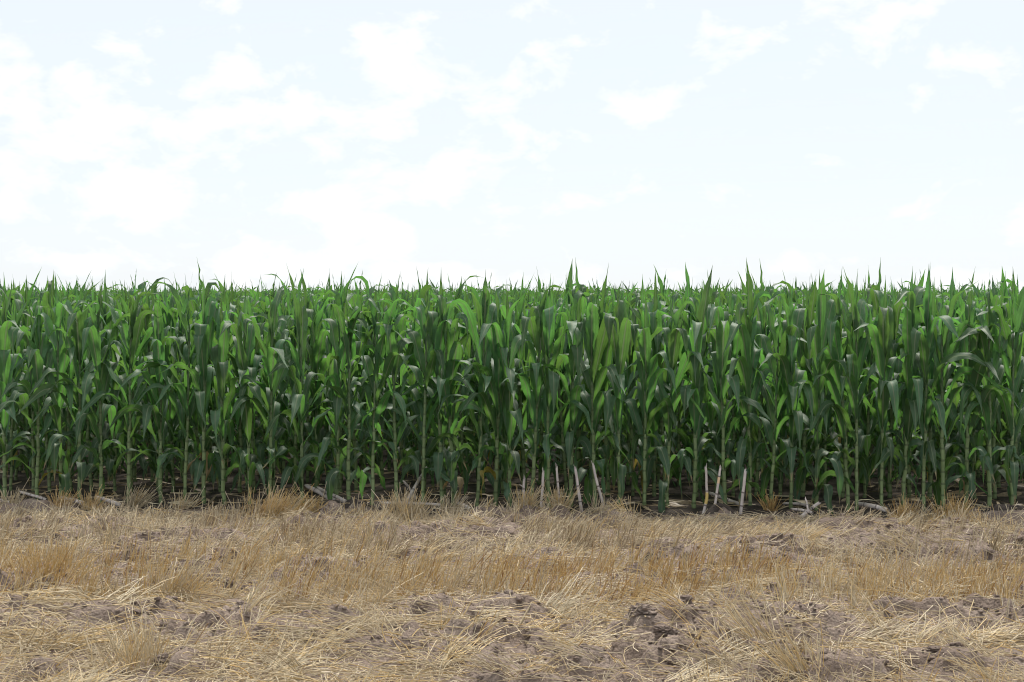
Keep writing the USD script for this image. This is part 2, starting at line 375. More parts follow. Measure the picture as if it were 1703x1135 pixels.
def plant_parts(seed, top=1.74, phi0=None, n_leaf=15, seg=17, low_yellow=0.03, sides=9, bare=0.04, exact=False, spear=None, boost=0.0):
    """A maize plant before tasselling, its base at the origin and its highest tip near `top`: [(part, v, f, uv, material, label)]."""
    rng = np.random.default_rng(seed)
    sc = top / 1.74
    phi0 = rng.choice([1, -1]) * math.pi / 2 + rng.normal(0, 0.62) if phi0 is None else phi0
    lean = rng.normal(0, 0.02, 2)
    zs = np.concatenate([[0.05, 0.13], 0.22 + np.cumsum(rng.uniform(0.075, 0.105, n_leaf - 2)) - 0.08])
    zs = zs * (rng.uniform(1.20, 1.27) / zs[-1])
    kink = rng.normal(0, 0.0028, (len(zs) + 1, 2))

    def axis(z):
        q = np.interp(z, np.r_[0, zs], np.arange(len(zs) + 1))
        k = np.stack([np.interp(q, np.arange(len(kink)), kink[:, c]) for c in (0, 1)], -1)
        return np.stack([lean[0] * z + k[..., 0], lean[1] * z + k[..., 1], z], -1)

    r0 = rng.uniform(0.0125, 0.0162)

    def rad(z):
        return r0 * (1 - 0.45 * np.clip(np.asarray(z) / 1.2, 0, 1) ** 1.4)

    parts = []
    z, r, fl = [-0.06, 0.0], [r0 * 1.1, r0 * 1.12], [0, 0.5]
    for i, zn in enumerate(zs):
        rr = float(rad(zn))
        z += [zn - 0.012, zn - 0.004, zn + 0.004, zn + 0.012]
        r += [rr * 1.16, rr * 1.20, rr * 1.12, rr * 0.98]
        fl += [0.0, 0.9, 0.7, 0.0]
    z += [1.29, 1.36]
    r += [float(rad(1.2)) * 0.7, 0.002]
    fl += [0, 0]
    v, f, uv = ring_tube(axis(np.array(z)), r, sides, np.array(fl))
    parts.append(("stalk", v, f, uv, M_STALK, None))
    drift = rng.normal(0, 0.05)
    for i, zn in enumerate(zs):
        if i == 0 or (i == 1 and rng.random() < bare) or (i == 2 and rng.random() < bare * 0.5):
            continue                                        # the lowest leaves have dropped off
        q = (i - 1) / (n_leaf - 2)
        phi = phi0 + (i % 2) * math.pi + drift * i + rng.normal(0, 0.38)
        mat, label = M_LEAF, None
        extra = 0.0
        if i <= 4:
            length, width = rng.uniform(0.40, 0.66), rng.uniform(0.052, 0.080)
            th0, bend, s0, ds = rng.uniform(0.40, 0.85), rng.uniform(1.5, 2.4), rng.uniform(0.28, 0.5), rng.uniform(0.15, 0.3)
            extra = rng.normal(0, 0.9)
            mat = M_LEAF_LOW
            if rng.random() < low_yellow * 2.2 and i <= 2:
                mat, label = (M_DRY, "dried brown lower leaf") if rng.random() < 0.55 else (M_YELLOW, "yellowed lower leaf")
                bend += 0.5
        elif q < 0.62:
            length, width = rng.uniform(0.62, 0.82), rng.uniform(0.074, 0.096)
            th0, bend, s0, ds = rng.uniform(0.26, 0.50), rng.uniform(1.5, 2.5), rng.uniform(0.42, 0.66), rng.uniform(0.12, 0.3)
        elif q < 0.87:
            length, width = rng.uniform(0.60, 0.80), rng.uniform(0.084, 0.108)
            th0, bend, s0, ds = rng.uniform(0.12, 0.34), rng.uniform(1.5, 2.9), rng.uniform(0.52, 0.76), rng.uniform(0.06, 0.17)
        elif i < n_leaf - 1:
            length, width = rng.uniform(0.52, 0.72) + boost, rng.uniform(0.068, 0.094)
            th0, bend, s0, ds = rng.uniform(0.06, 0.22), rng.uniform(0.1, 0.8) if rng.random() < 0.3 else rng.uniform(1.3, 2.8), rng.uniform(0.58, 0.80), rng.uniform(0.06, 0.18)
        else:
            length, width = (1.74 if exact else rng.uniform(1.62, 1.78)) - zn + 0.02, spear or rng.uniform(0.028, 0.046)
            th0, bend, s0, ds = rng.uniform(0.0, 0.06), rng.uniform(0.0, 0.25), 0.7, 0.25
        whorl = i >= n_leaf - 2
        rr = float(rad(zn))
        base = axis(np.array(zn)) + np.array([math.cos(phi), math.sin(phi), 0]) * rr * (0.9 if not whorl else 0.3)
        v, f, uv = blade(rng, base, phi, length, width, th0, bend, s0, ds, rr * 1.1, rng.normal(0, 0.35), extra + rng.normal(0, 0.45) + (rng.random() < 0.15) * rng.normal(0, 1.2),
                         0.016, seg, 0.24 if not whorl else 0.7, 0.07 if not whorl else 0.3)
        parts.append(("leaf", v, f, uv, mat, label))
    return [(a, v * [1 if sc < 1.02 else 1, 1, 1] * np.array([1, 1, sc]), f, uv, m, l) for a, v, f, uv, m, l in parts]


def write_parts(path, parts):
    count = {}
    for name, v, f, uv, mat, label in parts:
        n = count.get(name, 0)
        count[name] = n + 1
        m = raw_mesh(f"{path}/{name}" + (f"_{n:03d}" if n else ""), v, f, mat, uv)
        if label:
            m.GetPrim().SetCustomDataByKey("label", label)


def xform(path, loc=(0, 0, 0), rz=0.0, tilt=(0, 0), scale=None):
    x = UsdGeom.Xform.Define(stage, path)
    x.AddTranslateOp().Set(Gf.Vec3d(*map(float, loc)))
    x.AddRotateXYZOp().Set(Gf.Vec3f(float(math.degrees(tilt[0])), float(math.degrees(tilt[1])), float(math.degrees(rz))))
    if scale is not None:
        x.AddScaleOp().Set(Gf.Vec3f(*map(float, scale)))
    return x


ONES = ["", "first", "second", "third", "fourth", "fifth", "sixth", "seventh", "eighth", "ninth", "tenth", "eleventh", "twelfth", "thirteenth", "fourteenth", "fifteenth", "sixteenth",
        "seventeenth", "eighteenth", "nineteenth"]


def nth(k):
    if k < 20:
        return ONES[k]
    t = {2: ("twentieth", "twenty"), 3: ("thirtieth", "thirty"), 4: ("fortieth", "forty")}[k // 10]
    return t[0] if k % 10 == 0 else t[1] + "-" + ONES[k % 10]


# the front row, each stalk where the photograph shows it: px of the stalk at the ground, and tip px height where it stands out
FRONT = [5, 60, 98, 135, 168, 215, 264, 303, 335, 374, 418, 445, 503, 557, 577, 618, 659, 700, 732, 755, 792, 824, 850, 889, 915, 951, 990, 1030, 1073, 1110, 1153, 1207, 1252, 1286, 1320,
         1355, 1408, 1426, 1465, 1505, 1538, 1573, 1610, 1645, 1687]
TIPS = {98: 455, 168: 466, 303: 455, 460: 460, 557: 460, 577: 470, 792: 452, 824: 470, 889: 447, 915: 459, 951: 458, 1252: 432, 1355: 452, 1408: 446, 1465: 462, 1538: 440, 1573: 462, 1645: 455, 1687: 462}
SPECIAL = {
    5: "maize plant at the left edge of the picture, first stalk of the front row",
    1687: "maize plant at the right edge of the picture, last stalk of the front row",
    557: "maize plant with a pale torn sheath at its foot beside two crossing dead stalks",
    889: "green maize plant right behind the gap between the two leftmost standing grey stubs",
    1252: "tallest maize plant, its spike highest on the skyline, right of the rightmost grey stub",
    1538: "tall maize plant with a broad upright spear leaf above the skyline near the right edge",
    168: "maize plant with a stout pale stalk behind the pinkish grey dead stalk near the left",
}


def front_label(k, n, px):
    if px in SPECIAL:
        return SPECIAL[px]
    if k <= 23:
        return f"green maize plant, {nth(k)} stalk from the left in the front row"
    return f"green maize plant, {nth(n - k + 1)} stalk from the right in the front row"


def second_label(ppx, seen):
    n = len(FRONT)
    j = int(np.searchsorted(FRONT, ppx))                     # stands between front stalks j and j + 1 (counted from 1)
    if j == 0:
        text = "second-row maize plant left of the first front-row stalk"
    elif j == n:
        text = "second-row maize plant right of the last front-row stalk"
    elif j <= 22:
        text = f"second-row maize plant between the {nth(j)} and {nth(j + 1)} front-row stalks from the left"
    else:
        text = f"second-row maize plant between the {nth(n - j)} and {nth(n - j + 1)} front-row stalks from the right"
    seen[text] = seen.get(text, 0) + 1
    return text if seen[text] == 1 else "further right " + text if seen[text] == 2 else "rightmost " + text


def row_point(px):
    """Where the vertical plane through picture column px meets the front row."""
    t = (px - PW / 2) / FPX
    y = 12.22 / (1 + 0.066 * t)
    return t * y, y


ROWDIR = np.array([1, -0.066]) / math.hypot(1, 0.066)
ROWNOR = np.array([0.066, 1]) / math.hypot(1, 0.066)
rng = np.random.default_rng(77)
for k, px in enumerate(FRONT, 1):
    x, y = row_point(px + rng.normal(0, 2))
    y += rng.normal(0, 0.025)
    tip = TIPS.get(px)
    top = float(at(px, tip, y)[2]) if tip else rng.uniform(1.62, 1.82) * (1 + 0.06 * sstep(1150, 1400, px))
    path = numbered("/World/maize_plant")
    o = xform(path, (x, y, 0.0), 0, rng.normal(0, 0.014, 2))
    write_parts(path, plant_parts(1000 + k + (60 if px == 1252 else 0), top, seg=19, sides=12, bare=0.55, exact=tip is not None, spear={1252: 0.070, 1538: 0.078, 792: 0.06}.get(px), boost=0.06))
    if px == 557:
        v, f, uv = blade(np.random.default_rng(4), np.array([0.0, -0.014, 0.0]), -1.35, 0.24, 0.10, 0.03, 0.12, 0.8, 0.1, 0.02, n=10, fold_mid=0.9, fold_tip=0.5)
        m = raw_mesh(path + "/torn_sheath", v, f, M_STALK, uv * [0, 1])
        m.GetPrim().SetCustomDataByKey("label", "pale broad torn leaf sheath")
    tag(o, front_label(k, len(FRONT), px), "maize plant", "maize plants of the front row")

# the rows behind: class prims with their parts, then one Xform per plant
N_KIND = 26
for k in range(N_KIND):
    stage.CreateClassPrim(f"/World/maize_kind_{k:03d}")
    write_parts(f"/World/maize_kind_{k:03d}", plant_parts(200 + k, rng.uniform(1.60, 1.82), seg=15, sides=8))

ROW_STEP, SPACING = 0.74, 0.172
rows_far = 0.0
places = []                                                  # (row, along, x, y)
r = 1
while True:
    off = r * ROW_STEP + rng.normal(0, 0.015)
    y_mid = 12.22 + off
    if y_mid > 115:
        break
    half = y_mid * (PW / 2 / FPX) * 1.03 + (1.2 if r < 12 else 2.5)
    step = SPACING if y_mid < 45 else SPACING * (1.25 if y_mid < 80 else 1.6)
    al = np.arange(-half, half, step) + rng.uniform(0, step)
    al = al + rng.normal(0, 0.022, len(al))
    al = al[rng.random(len(al)) > 0.03]
    p0 = np.array([0, 12.22]) + ROWNOR * off
    for a in al:
        q = p0 + ROWDIR * a
        places.append((r, q[0], q[1] + rng.normal(0, 0.02)))
    r += 1
n_rows = r

ROW_LABEL = {
    1: "maize plant of the second row, glimpsed between the front-row stalks",
    2: "maize plant of the third row, seen through gaps and over the second row",
    3: "maize plant of the fourth row, its upper leaves showing above nearer plants",
    4: "maize plant of the fifth row, its top leaves showing above nearer plants",
    5: "maize plant of the sixth row, only its top showing above nearer plants",
}
individuals = len(FRONT)
inst, seen = [], {}
for r, x, y in places:
    kind = int(rng.integers(N_KIND))
    rz = (math.pi if rng.random() < 0.5 else 0) + rng.normal(0, 0.30)
    s = float(np.clip(rng.normal(1.0, 0.045), 0.9, 1.10))
    tilt = rng.normal(0, 0.02, 2)
    ppx = PW / 2 + FPX * x / y
    if r in ROW_LABEL and -12 < ppx < PW + 12 and individuals < 300:
        individuals += 1
        o = xform(numbered("/World/maize_plant"), (x, y, 0), rz, tilt, (s, s, s))
        o.GetPrim().GetReferences().AddInternalReference(f"/World/maize_kind_{kind:03d}")
        o.GetPrim().SetInstanceable(True)
        tag(o, second_label(ppx, seen) if r == 1 else ROW_LABEL[r], "maize plant", f"maize plants of the {nth(r + 1)} row")
    else:
        inst.append((kind, x, y, rz, s, tilt))

# the rest of the crop to the horizon: one thing nobody could count
crop = UsdGeom.PointInstancer.Define(stage, "/World/maize_crop")
tag(crop, "dense green maize crop stretching back to the horizon behind the first rows", "maize crop", None, "stuff")
rng = np.random.default_rng(5)
targets = []
N_FAR = 18
for k in range(N_FAR):
    p = f"/World/maize_crop/plant_{k:03d}" if k else "/World/maize_crop/plant"
    UsdGeom.Xform.Define(stage, p)
    allp = plant_parts(500 + k, rng.uniform(1.58, 1.82), seg=11, sides=5, low_yellow=0)
    by = {"stalk": [], "leaves": []}
    for name, v, f, uv, m, l in allp:
        by["stalk" if name == "stalk" else "leaves"].append((v, f, uv))
    for name, lst in by.items():
        at_ = np.cumsum([0] + [len(a[0]) for a in lst])
        raw_mesh(f"{p}/{name}", np.vstack([a[0] for a in lst]), np.vstack([a[1] + o for a, o in zip(lst, at_)]), M_STALK if name == "stalk" else M_LEAF, np.vstack([a[2] for a in lst]))
    targets.append(p)
pos, ori, scl, ids = [], [], [], []
for kind, x, y, rz, s, tilt in inst:
    pos.append((x, y, 0))
    h = rz / 2
    ori.append(Gf.Quath(float(math.cos(h)), float(tilt[0] / 2), float(tilt[1] / 2), float(math.sin(h))))
    scl.append((s, s, s))
    ids.append(int(rng.integers(N_FAR)))
# beyond a hundred metres only the outline of the canopy counts: sparse plants out to where the land ends
for y in np.geomspace(116, 1500, 46):
    half = y * 0.345
    n = int(min(330, 2 * half / 0.5))
    for a in np.linspace(-half, half, n) + rng.normal(0, half / n * 0.7, n):
        pos.append((a, y + rng.normal(0, y * 0.012), 0))
        h = rng.uniform(0, math.pi)
        ori.append(Gf.Quath(float(math.cos(h)), 0.0, 0.0, float(math.sin(h))))
        w = max(1.0, y / 150)
        scl.append((1.0 * w, 1.0 * w, rng.uniform(0.95, 1.03)))
        ids.append(int(rng.integers(N_FAR)))
crop.CreatePrototypesRel().SetTargets([Sdf.Path(p) for p in targets])
crop.CreatePositionsAttr(Vt.Vec3fArray.FromNumpy(np.array(pos, np.float32)))
crop.CreateOrientationsAttr(Vt.QuathArray(ori))
crop.CreateScalesAttr(Vt.Vec3fArray.FromNumpy(np.array(scl, np.float32)))
crop.CreateProtoIndicesAttr(Vt.IntArray(ids))


# ------------------------------------------------------------------ dead maize stalks of the last crop
def dead_stalk(name, pts, r, label, group, mat, seed, cat, nodes=(0.3, 0.62), patch=None, splinter=True):
    rng = np.random.default_rng(seed)
    pts = [np.asarray(p, float) for p in pts]
    origin = pts[0].copy()
    pts = [p - origin for p in pts]
    path = numbered("/World/" + name)
    o = xform(path, origin)
    seglen = np.r_[0, np.cumsum([np.linalg.norm(b - a) for a, b in zip(pts, pts[1:])])]
    L_ = seglen[-1]
    s = np.linspace(0, 1, 26)
    P = np.stack([np.interp(s * L_, seglen, [p[c] for p in pts]) for c in range(3)], -1)
    P += (np.stack([vnoise(s * 3 + 7 * seed, s * 0 + c * 9.1, 1.0, seed, 2) for c in range(3)], -1) - 0.5) * 0.012
    rr = r * (1.05 - 0.2 * s) * (0.93 + 0.14 * vnoise(s * 8, s * 0 + seed, 1.0, 3, 2))
    v, f, uv = ring_tube(P, rr, 10, np.zeros(26))
    # the broken upper end is torn, not cut square
    top = v[-10:]
    ax = P[-1] - P[-2]
    ax /= np.linalg.norm(ax)
    v[-10:] = top + ax * rng.uniform(-0.012, 0.02, 10)[:, None]
    f = np.vstack([f, [[(25 * 10) + a for a in (0, 1, 2, 3)], [(25 * 10) + a for a in (0, 3, 4, 5)], [(25 * 10) + a for a in (0, 5, 6, 7)], [(25 * 10) + a for a in (0, 7, 8, 9)]]])
    raw_mesh(path + "/stem", v, f, mat, uv)
    for k, t in enumerate(nodes):
        c = np.stack([np.interp(np.array([t - 0.016, t - 0.005, t + 0.005, t + 0.016]) , s, P[:, q]) for q in range(3)], -1)
        rn = float(np.interp(t, s, rr))
        v, f, uv = ring_tube(c, [rn * 1.02, rn * 1.2, rn * 1.2, rn * 1.02], 10, np.array([0.5, 1, 1, 0.5]))
        raw_mesh(path + "/node" + (f"_{k:03d}" if k else ""), v, f, mat, uv)
    if patch:
        a, b, pm, pl = patch
        sel = np.linspace(a, b, 6)
        c = np.stack([np.interp(sel, s, P[:, q]) for q in range(3)], -1)
        v, f, uv = ring_tube(c, np.interp(sel, s, rr) * 1.06, 10, np.zeros(6))
        m = raw_mesh(path + "/rind", v, f, pm, uv)
        m.GetPrim().SetCustomDataByKey("label", pl)
    if splinter:
        for k in range(2):
            a = rng.uniform(0, 6.28)
            e = P[-1] + ax * rng.uniform(0.015, 0.04) + r * 0.8 * np.array([math.cos(a), math.sin(a) * 0.4, 0])
            v, f, uv = ring_tube([P[-3] + r * 0.75 * np.array([math.cos(a), math.sin(a), 0]), (P[-1] + e) / 2, e], [r * 0.3, r * 0.25, 0.0008], 5, np.zeros(3))
            raw_mesh(path + "/splinter" + (f"_{k:03d}" if k else ""), v, f, mat, uv)
    tag(o, label, cat, group)
    return path


def standing(base, top, y, dy=0.0):
    b = at(base[0], base[1], y)
    b[2] = -0.03
    return [b, at(top[0], top[1], y + dy)]


SG = "standing grey maize stubs at the field edge"
p1 = dead_stalk("maize_stub", standing((870, 850), (872, 797), 11.92), 0.0115, "shortest standing grey stub, leftmost of the row, with a side splinter", SG, M_STUB, 1, "stub", (0.75,))
dead_stalk("maize_stub", standing((899, 852), (903.5, 784), 11.90), 0.0105, "upright grey maize stub, second from the left, standing on bare soil", SG, M_STUB, 2, "stub", (0.36, 0.66))
dead_stalk("maize_stub", standing((933, 848), (925.5, 776), 11.92), 0.0100, "grey maize stub rising out of the straw tuft, third from the left", SG, M_STUB, 3, "stub", (0.44, 0.7))
dead_stalk("maize_stub", standing((968, 850), (957.5, 781), 11.88), 0.0125, "thick grey maize stub with a split frayed top, fourth from the left", SG, M_STUB, 4, "stub", (0.33, 0.66))
dead_stalk("maize_stub", standing((1009, 848), (986, 774), 11.90), 0.0115, "grey maize stub that leans furthest to the left, fifth from the left", SG, M_STUB, 5, "stub", (0.28, 0.6))
b6 = standing((1167, 852), (1174, 779), 11.80)
dead_stalk("maize_stub", [b6[0], at(1175.5, 832, 11.80), at(1175.5, 812, 11.8), b6[1]], 0.0110, "bent grey maize stub with a yellow band, left of the right-hand three", SG, M_STUB, 6, "stub", (0.27, 0.56),
           (0.30, 0.53, M_STUB_YELLOW, "bright yellow band of rind"))
dead_stalk("maize_stub", standing((1186, 853), (1198, 779), 11.78), 0.0105, "slim grey maize stub with a tan patch, middle of the right-hand three", SG, M_STUB, 7, "stub", (0.24, 0.5, 0.84),
           (0.70, 0.83, M_STUB_TAN, "tan patch of rind"))
dead_stalk("maize_stub", standing((1230, 855), (1240, 784), 11.76), 0.0125, "thick grey maize stub, rightmost of all the standing stubs", SG, M_STUB, 8, "stub", (0.29, 0.56))
rng = np.random.default_rng(9)
c = at(871, 812, 11.91)
v, f, uv = ring_tube([np.zeros(3), at(868, 809, 11.9) - c, at(863.5, 806, 11.89) - c], [0.005, 0.0045, 0.002], 6, np.zeros(3))
raw_mesh(p1 + "/side_splinter", v + (c - np.array(stage.GetPrimAtPath(p1).GetAttribute("xformOp:translate").Get())), f, M_STUB, uv)


def lying(a, b, r, label, seed, ya=None, yb=None, nodes=(0.35, 0.7), mat=None):
    """A dead stalk whose ends the photograph shows at a and b; end b lies on the ground unless a depth is given."""
    gb = ground_at(*b) if yb is None else at(b[0], b[1], yb)
    ga = ground_at(*a) if ya is None else at(a[0], a[1], ya)
    ga[2] = max(ga[2], r + 0.018)
    gb[2] = max(gb[2], r + 0.012)
    r = r * 1.15
    dead_stalk("fallen_maize_stalk", [gb, (ga + gb) / 2 + [0, 0, 0.006], ga], r, label, "dead maize stalks lying along the field edge", mat or M_LYING, seed, "dead stalk", nodes, None, False)


lying((-12, 832), (14, 842), .012, "dead maize stalk cut off by the left edge of the picture", 21, 12.25)
lying((35, 819), (92, 841), .010, "long thin brown dead stalk pointing up left near the left edge", 22, 12.5)
lying((54, 840), (93, 844), .012, "short dead stalk lying level behind the straw near the left edge", 23, 12.3)
lying((101, 828), (140, 844), .014, "white sided dead stalk tilted up left behind the straw, first of two alike", 24, 12.3, mat=M_STUB)
lying((158, 827), (203, 847), .014, "pinkish grey dead stalk tilted up left beside the pale straw tuft", 25, 12.3)
lying((510, 809), (558, 840), .016, "thick dead stalk lying slanted, left one of a crossing pair", 26, 12.55)
lying((529, 812), (598, 852), .011, "slim dead stalk lying slanted, right one of a crossing pair", 27, 12.5, nodes=(0.3, 0.55, 0.8))
lying((552, 838), (592, 845), .013, "dead stalk lying nearly level in line with the thick slanted one", 28)
lying((532, 858), (560, 853), .009, "short white stalk piece on the soil below the crossing pair", 29, mat=M_STUB)
lying((672, 801), (692, 834), .009, "thin grey stalk leaning left between green stalks, crossed by another", 30, 12.6)
lying((709, 778), (675, 842), .012, "long dead stalk leaning right against a green plant", 31, 12.6)
lying((634, 842), (732, 844), .009, "long thin pale stalk lying level behind the fan of pale straw", 32)
lying((760, 836), (784, 854), .013, "short thick dead stalk tilted up left by the middle straw edge", 33, 12.2)
lying((1180, 820), (1231, 845), .012, "pale dead stalk lying slanted behind the two right-hand grey stubs", 34, 12.5, mat=M_STUB)
lying((1361, 837), (1331, 862), .012, "white broken stalk tilted up right, on top of the small heap", 35, 11.55, 11.45, mat=M_STUB)
lying((1304, 843), (1346, 846), .010, "pale thin stalk lying level at the back of the small heap", 36, mat=M_STUB)
lying((1317, 853), (1352, 857), .009, "pale stalk lying level at the front of the small heap", 37, mat=M_STUB)
lying((1423, 837), (1477, 855), .015, "thick grey brown stalk tilted up left on a soil mound near the right", 38, 12.15)
lying((1340, 830), (1344, 850), .006, "thin upright splinter of stalk in the small heap", 39, 11.65, 11.62, nodes=(0.5,), mat=M_STUB)


# ------------------------------------------------------------------ straw
def tubes(p0, d, length, bend, r, tone, K=3, sides=3):
    """Many straws at once: n straws of K points; bend is the sideways offset of the tip."""
    n = len(p0)
    t = np.linspace(0, 1, K)
    P = p0[:, None] + d[:, None] * (length[:, None] * t[None])[..., None] + bend[:, None] * (t ** 2)[None, :, None]
    ref = np.where(np.abs(d[:, 2:]) < 0.8, [[0, 0, 1.0]], [[1.0, 0, 0]])
    a = np.cross(d, ref)
    a /= np.linalg.norm(a, axis=1, keepdims=True) + 1e-9
    b = np.cross(d, a)
    ang = np.arange(sides) * 2 * np.pi / sides
    rad = r[:, None] * (1 - 0.25 * t[None])
    V = P[:, :, None] + rad[:, :, None, None] * (np.cos(ang)[None, None, :, None] * a[:, None, None] + np.sin(ang)[None, None, :, None] * b[:, None, None])
    i, j = np.meshgrid(np.arange(K - 1), np.arange(sides), indexing="ij")
    f = np.stack([i * sides + j, i * sides + (j + 1) % sides, (i + 1) * sides + (j + 1) % sides, (i + 1) * sides + j], -1).reshape(-1, 4)
    F = (np.arange(n)[:, None, None] * K * sides + f[None]).reshape(-1, 4)
    uv = np.stack([np.repeat(tone, K * sides), np.tile(np.repeat(t, sides), n)], -1)
    return V.reshape(-1, 3), F, uv


def stack(lst):
    o = np.cumsum([0] + [len(a[0]) for a in lst])
    return np.vstack([a[0] for a in lst]), np.vstack([a[1] + k for a, k in zip(lst, o)]), np.vstack([a[2] for a in lst])


def unit(v):
    return v / (np.linalg.norm(v, axis=1, keepdims=True) + 1e-9)


rng = np.random.default_rng(31)


def inside(x, y):
    return np.abs(x) < y * 0.335 + 0.35


# standing stubble in drill rows that run along the field edge
rows_y = np.arange(-6.3, -0.72, 0.165)                       # offset from the crop row
tx, ty = [], []
for o in rows_y:
    n = int(9.4 / 0.028)
    a = rng.uniform(-4.7, 4.7, n)
    tx.append(a)
    ty.append(crop_edge(a) + o + rng.normal(0, 0.022, n))
tx, ty = np.concatenate(tx), np.concatenate(ty)
e = ty - crop_edge(tx)                                       # 0 at the crop, -6 at the camera's feet
# golden upright band, greyer trampled band behind it, loose trash in front
gold = sstep(-4.15, -3.85, e) * (1 - sstep(-2.95, -2.6, e + 0.25 * (vnoise(tx, ty, 0.8, 41) - 0.5)))
back = sstep(-2.75, -2.4, e)
front = 1 - sstep(-4.25, -3.9, e)
left = 1 - sstep(-1.3, 0.6, tx)
sm = soil_mask(tx, ty)
clump = vnoise(tx, ty, 0.35, 43, 2)
dens = gold * (0.40 + 0.55 * clump) * (1 - 0.4 * sm) + back * (0.34 + 0.60 * sstep(0.40, 0.60, clump)) * (1 - 0.72 * sm) \
    + front * (0.06 + (0.30 * left + 0.10) * sstep(0.45, 0.62, clump)) * (1 - 0.9 * sm)
dens = np.where(e > -1.3, np.maximum(dens, (0.55 + 0.5 * sstep(0.35, 0.6, clump)) * (1 - 0.5 * sm)), dens)
keep = (rng.random(len(tx)) < dens) & inside(tx, ty)
tx, ty, e, gold, back, front, clump = (q[keep] for q in (tx, ty, e, gold, back, front, clump))
per = rng.integers(3, 7, len(tx))
idx = np.repeat(np.arange(len(tx)), per)
n = len(idx)
sx, sy = tx[idx] + rng.normal(0, 0.010, n), ty[idx] + rng.normal(0, 0.010, n)
lean_dir = vnoise(tx, ty, 0.7, 51, 2)[idx] * 5.0 - 1.9 + rng.normal(0, 0.7, n)   # mostly towards the right
lean_amt = np.clip(0.12 + 0.75 * sstep(0.42, 0.62, vnoise(tx, ty, 0.5, 52, 2))[idx] * (1 - 0.7 * gold[idx]) + 0.25 * front[idx], 0, 1.1) + np.abs(rng.normal(0, 0.22, n))
d = np.stack([np.sin(lean_amt) * np.cos(lean_dir), np.sin(lean_amt) * np.sin(lean_dir), np.cos(lean_amt)], -1)
ln = np.clip(rng.normal(0.132, 0.036, n) + 0.012 * gold[idx] + 0.01 * front[idx], 0.05, 0.25) * (1 - 0.15 * sstep(-1.5, -0.8, e[idx]))
tuft_tone = rng.normal(0, 0.10, len(tx))[idx]
tone = 0.37 + 0.27 * gold[idx] + 0.10 * front[idx] + tuft_tone + rng.normal(0, 0.16, n) + 0.16 * sstep(0.5, 0.65, vnoise(tx, ty, 0.6, 53, 2))[idx]
bend = rng.normal(0, 0.016, (n, 3)) * [1, 1, 0.3]
p0 = np.stack([sx, sy, ground_h(sx, sy) - 0.012], -1)
V, F, UV = tubes(p0, d, ln, bend, rng.uniform(0.0016, 0.0027, n), np.clip(tone, 0, 0.99), 3, 3)
s = raw_mesh("/World/wheat_stubble", V, F, M_STRAW, UV)
tag(s, "golden and grey cut wheat stubble standing in rows across the foreground", "stubble", None, "stuff")
n_stand = n

# loose straw lying on the soil
n = 64000
lx, ly = rng.uniform(-4.4, 4.4, n), rng.uniform(5.7, 12.3, n)
e = ly - crop_edge(lx)
sm = soil_mask(lx, ly)
cl = vnoise(lx, ly, 0.4, 61, 2)
dens = (0.35 + 0.65 * sstep(0.4, 0.6, cl)) * (1 - 0.82 * sm) * np.where(e > -2.6, 0.55, 1.0) * (1 - sstep(-0.75, -0.35, e))
keep = (rng.random(n) < dens) & inside(lx, ly)
lx, ly, e, sm = lx[keep], ly[keep], e[keep], sm[keep]
n = len(lx)
swirl = vnoise(lx, ly, 0.45, 62, 2) * 7.0
ang = swirl + rng.normal(0, 0.85, n)
up = np.abs(rng.normal(0.03, 0.16, n)) + (rng.random(n) < 0.42) * np.abs(rng.normal(0, 0.55, n))
d = unit(np.stack([np.cos(ang), np.sin(ang), up], -1))
ln = np.clip(rng.gamma(4.0, 0.034, n), 0.04, 0.36)
mid = p0 = np.stack([lx, ly, ground_h(lx, ly) + rng.uniform(0.002, 0.022, n)], -1)
tone = np.clip(np.where(e > -2.7, 0.42, 0.50) + rng.normal(0, 0.13, n), 0, 0.98)
bend = rng.normal(0, 0.035, (n, 3)) * (ln / 0.2)[:, None]
bend[:, 2] = -d[:, 2] * ln * rng.uniform(0.1, 0.9, n)
V1 = tubes(p0, d, ln, bend, rng.uniform(0.0016, 0.0030, n), tone, 4, 3)
# swaths: handfuls of long straw that fell together and stick up a little
q_ = 380
qx, qy = rng.uniform(-4.3, 4.3, q_), rng.uniform(5.8, 11.3, q_)
qe = qy - crop_edge(qx)
keep = (rng.random(q_) < np.where(qe > -2.6, 0.55, np.where(qe > -4.1, 0.2, 1.0)) * (1 - 0.6 * soil_mask(qx, qy))) & inside(qx, qy) & (qe < -1.0)
qx, qy, qe = qx[keep], qy[keep], qe[keep]
per = rng.integers(10, 42, len(qx))
iq = np.repeat(np.arange(len(qx)), per)
n = len(iq)
qa = rng.uniform(0, 6.28, len(qx))
ang = qa[iq] + rng.normal(0, 0.28, n)
up = np.clip(np.abs(rng.normal(0.0, 0.5, len(qx)))[iq] + rng.normal(0.06, 0.16, n), -0.02, 1.6)
d = unit(np.stack([np.cos(ang), np.sin(ang), up], -1))
ox, oy = rng.normal(0, 0.05, n), rng.normal(0, 0.05, n)
px_, py_ = qx[iq] + ox, qy[iq] + oy
ln = np.clip(rng.normal(0.19, 0.07, n), 0.06, 0.38) * np.where(qe[iq] > -2.6, 0.8, 1.0)
bend = rng.normal(0, 0.03, (n, 3))
bend[:, 2] = -d[:, 2] * ln * rng.uniform(0.1, 0.7, n)
tone = np.clip(rng.normal(0.50, 0.08, len(qx))[iq] + np.where(qe[iq] > -2.6, -0.06, 0.0) + rng.normal(0, 0.09, n), 0, 0.98)
V3 = tubes(np.stack([px_, py_, ground_h(px_, py_) + rng.uniform(0.002, 0.03, n)], -1), d, ln, bend, rng.uniform(0.0016, 0.0029, n), tone, 4, 3)
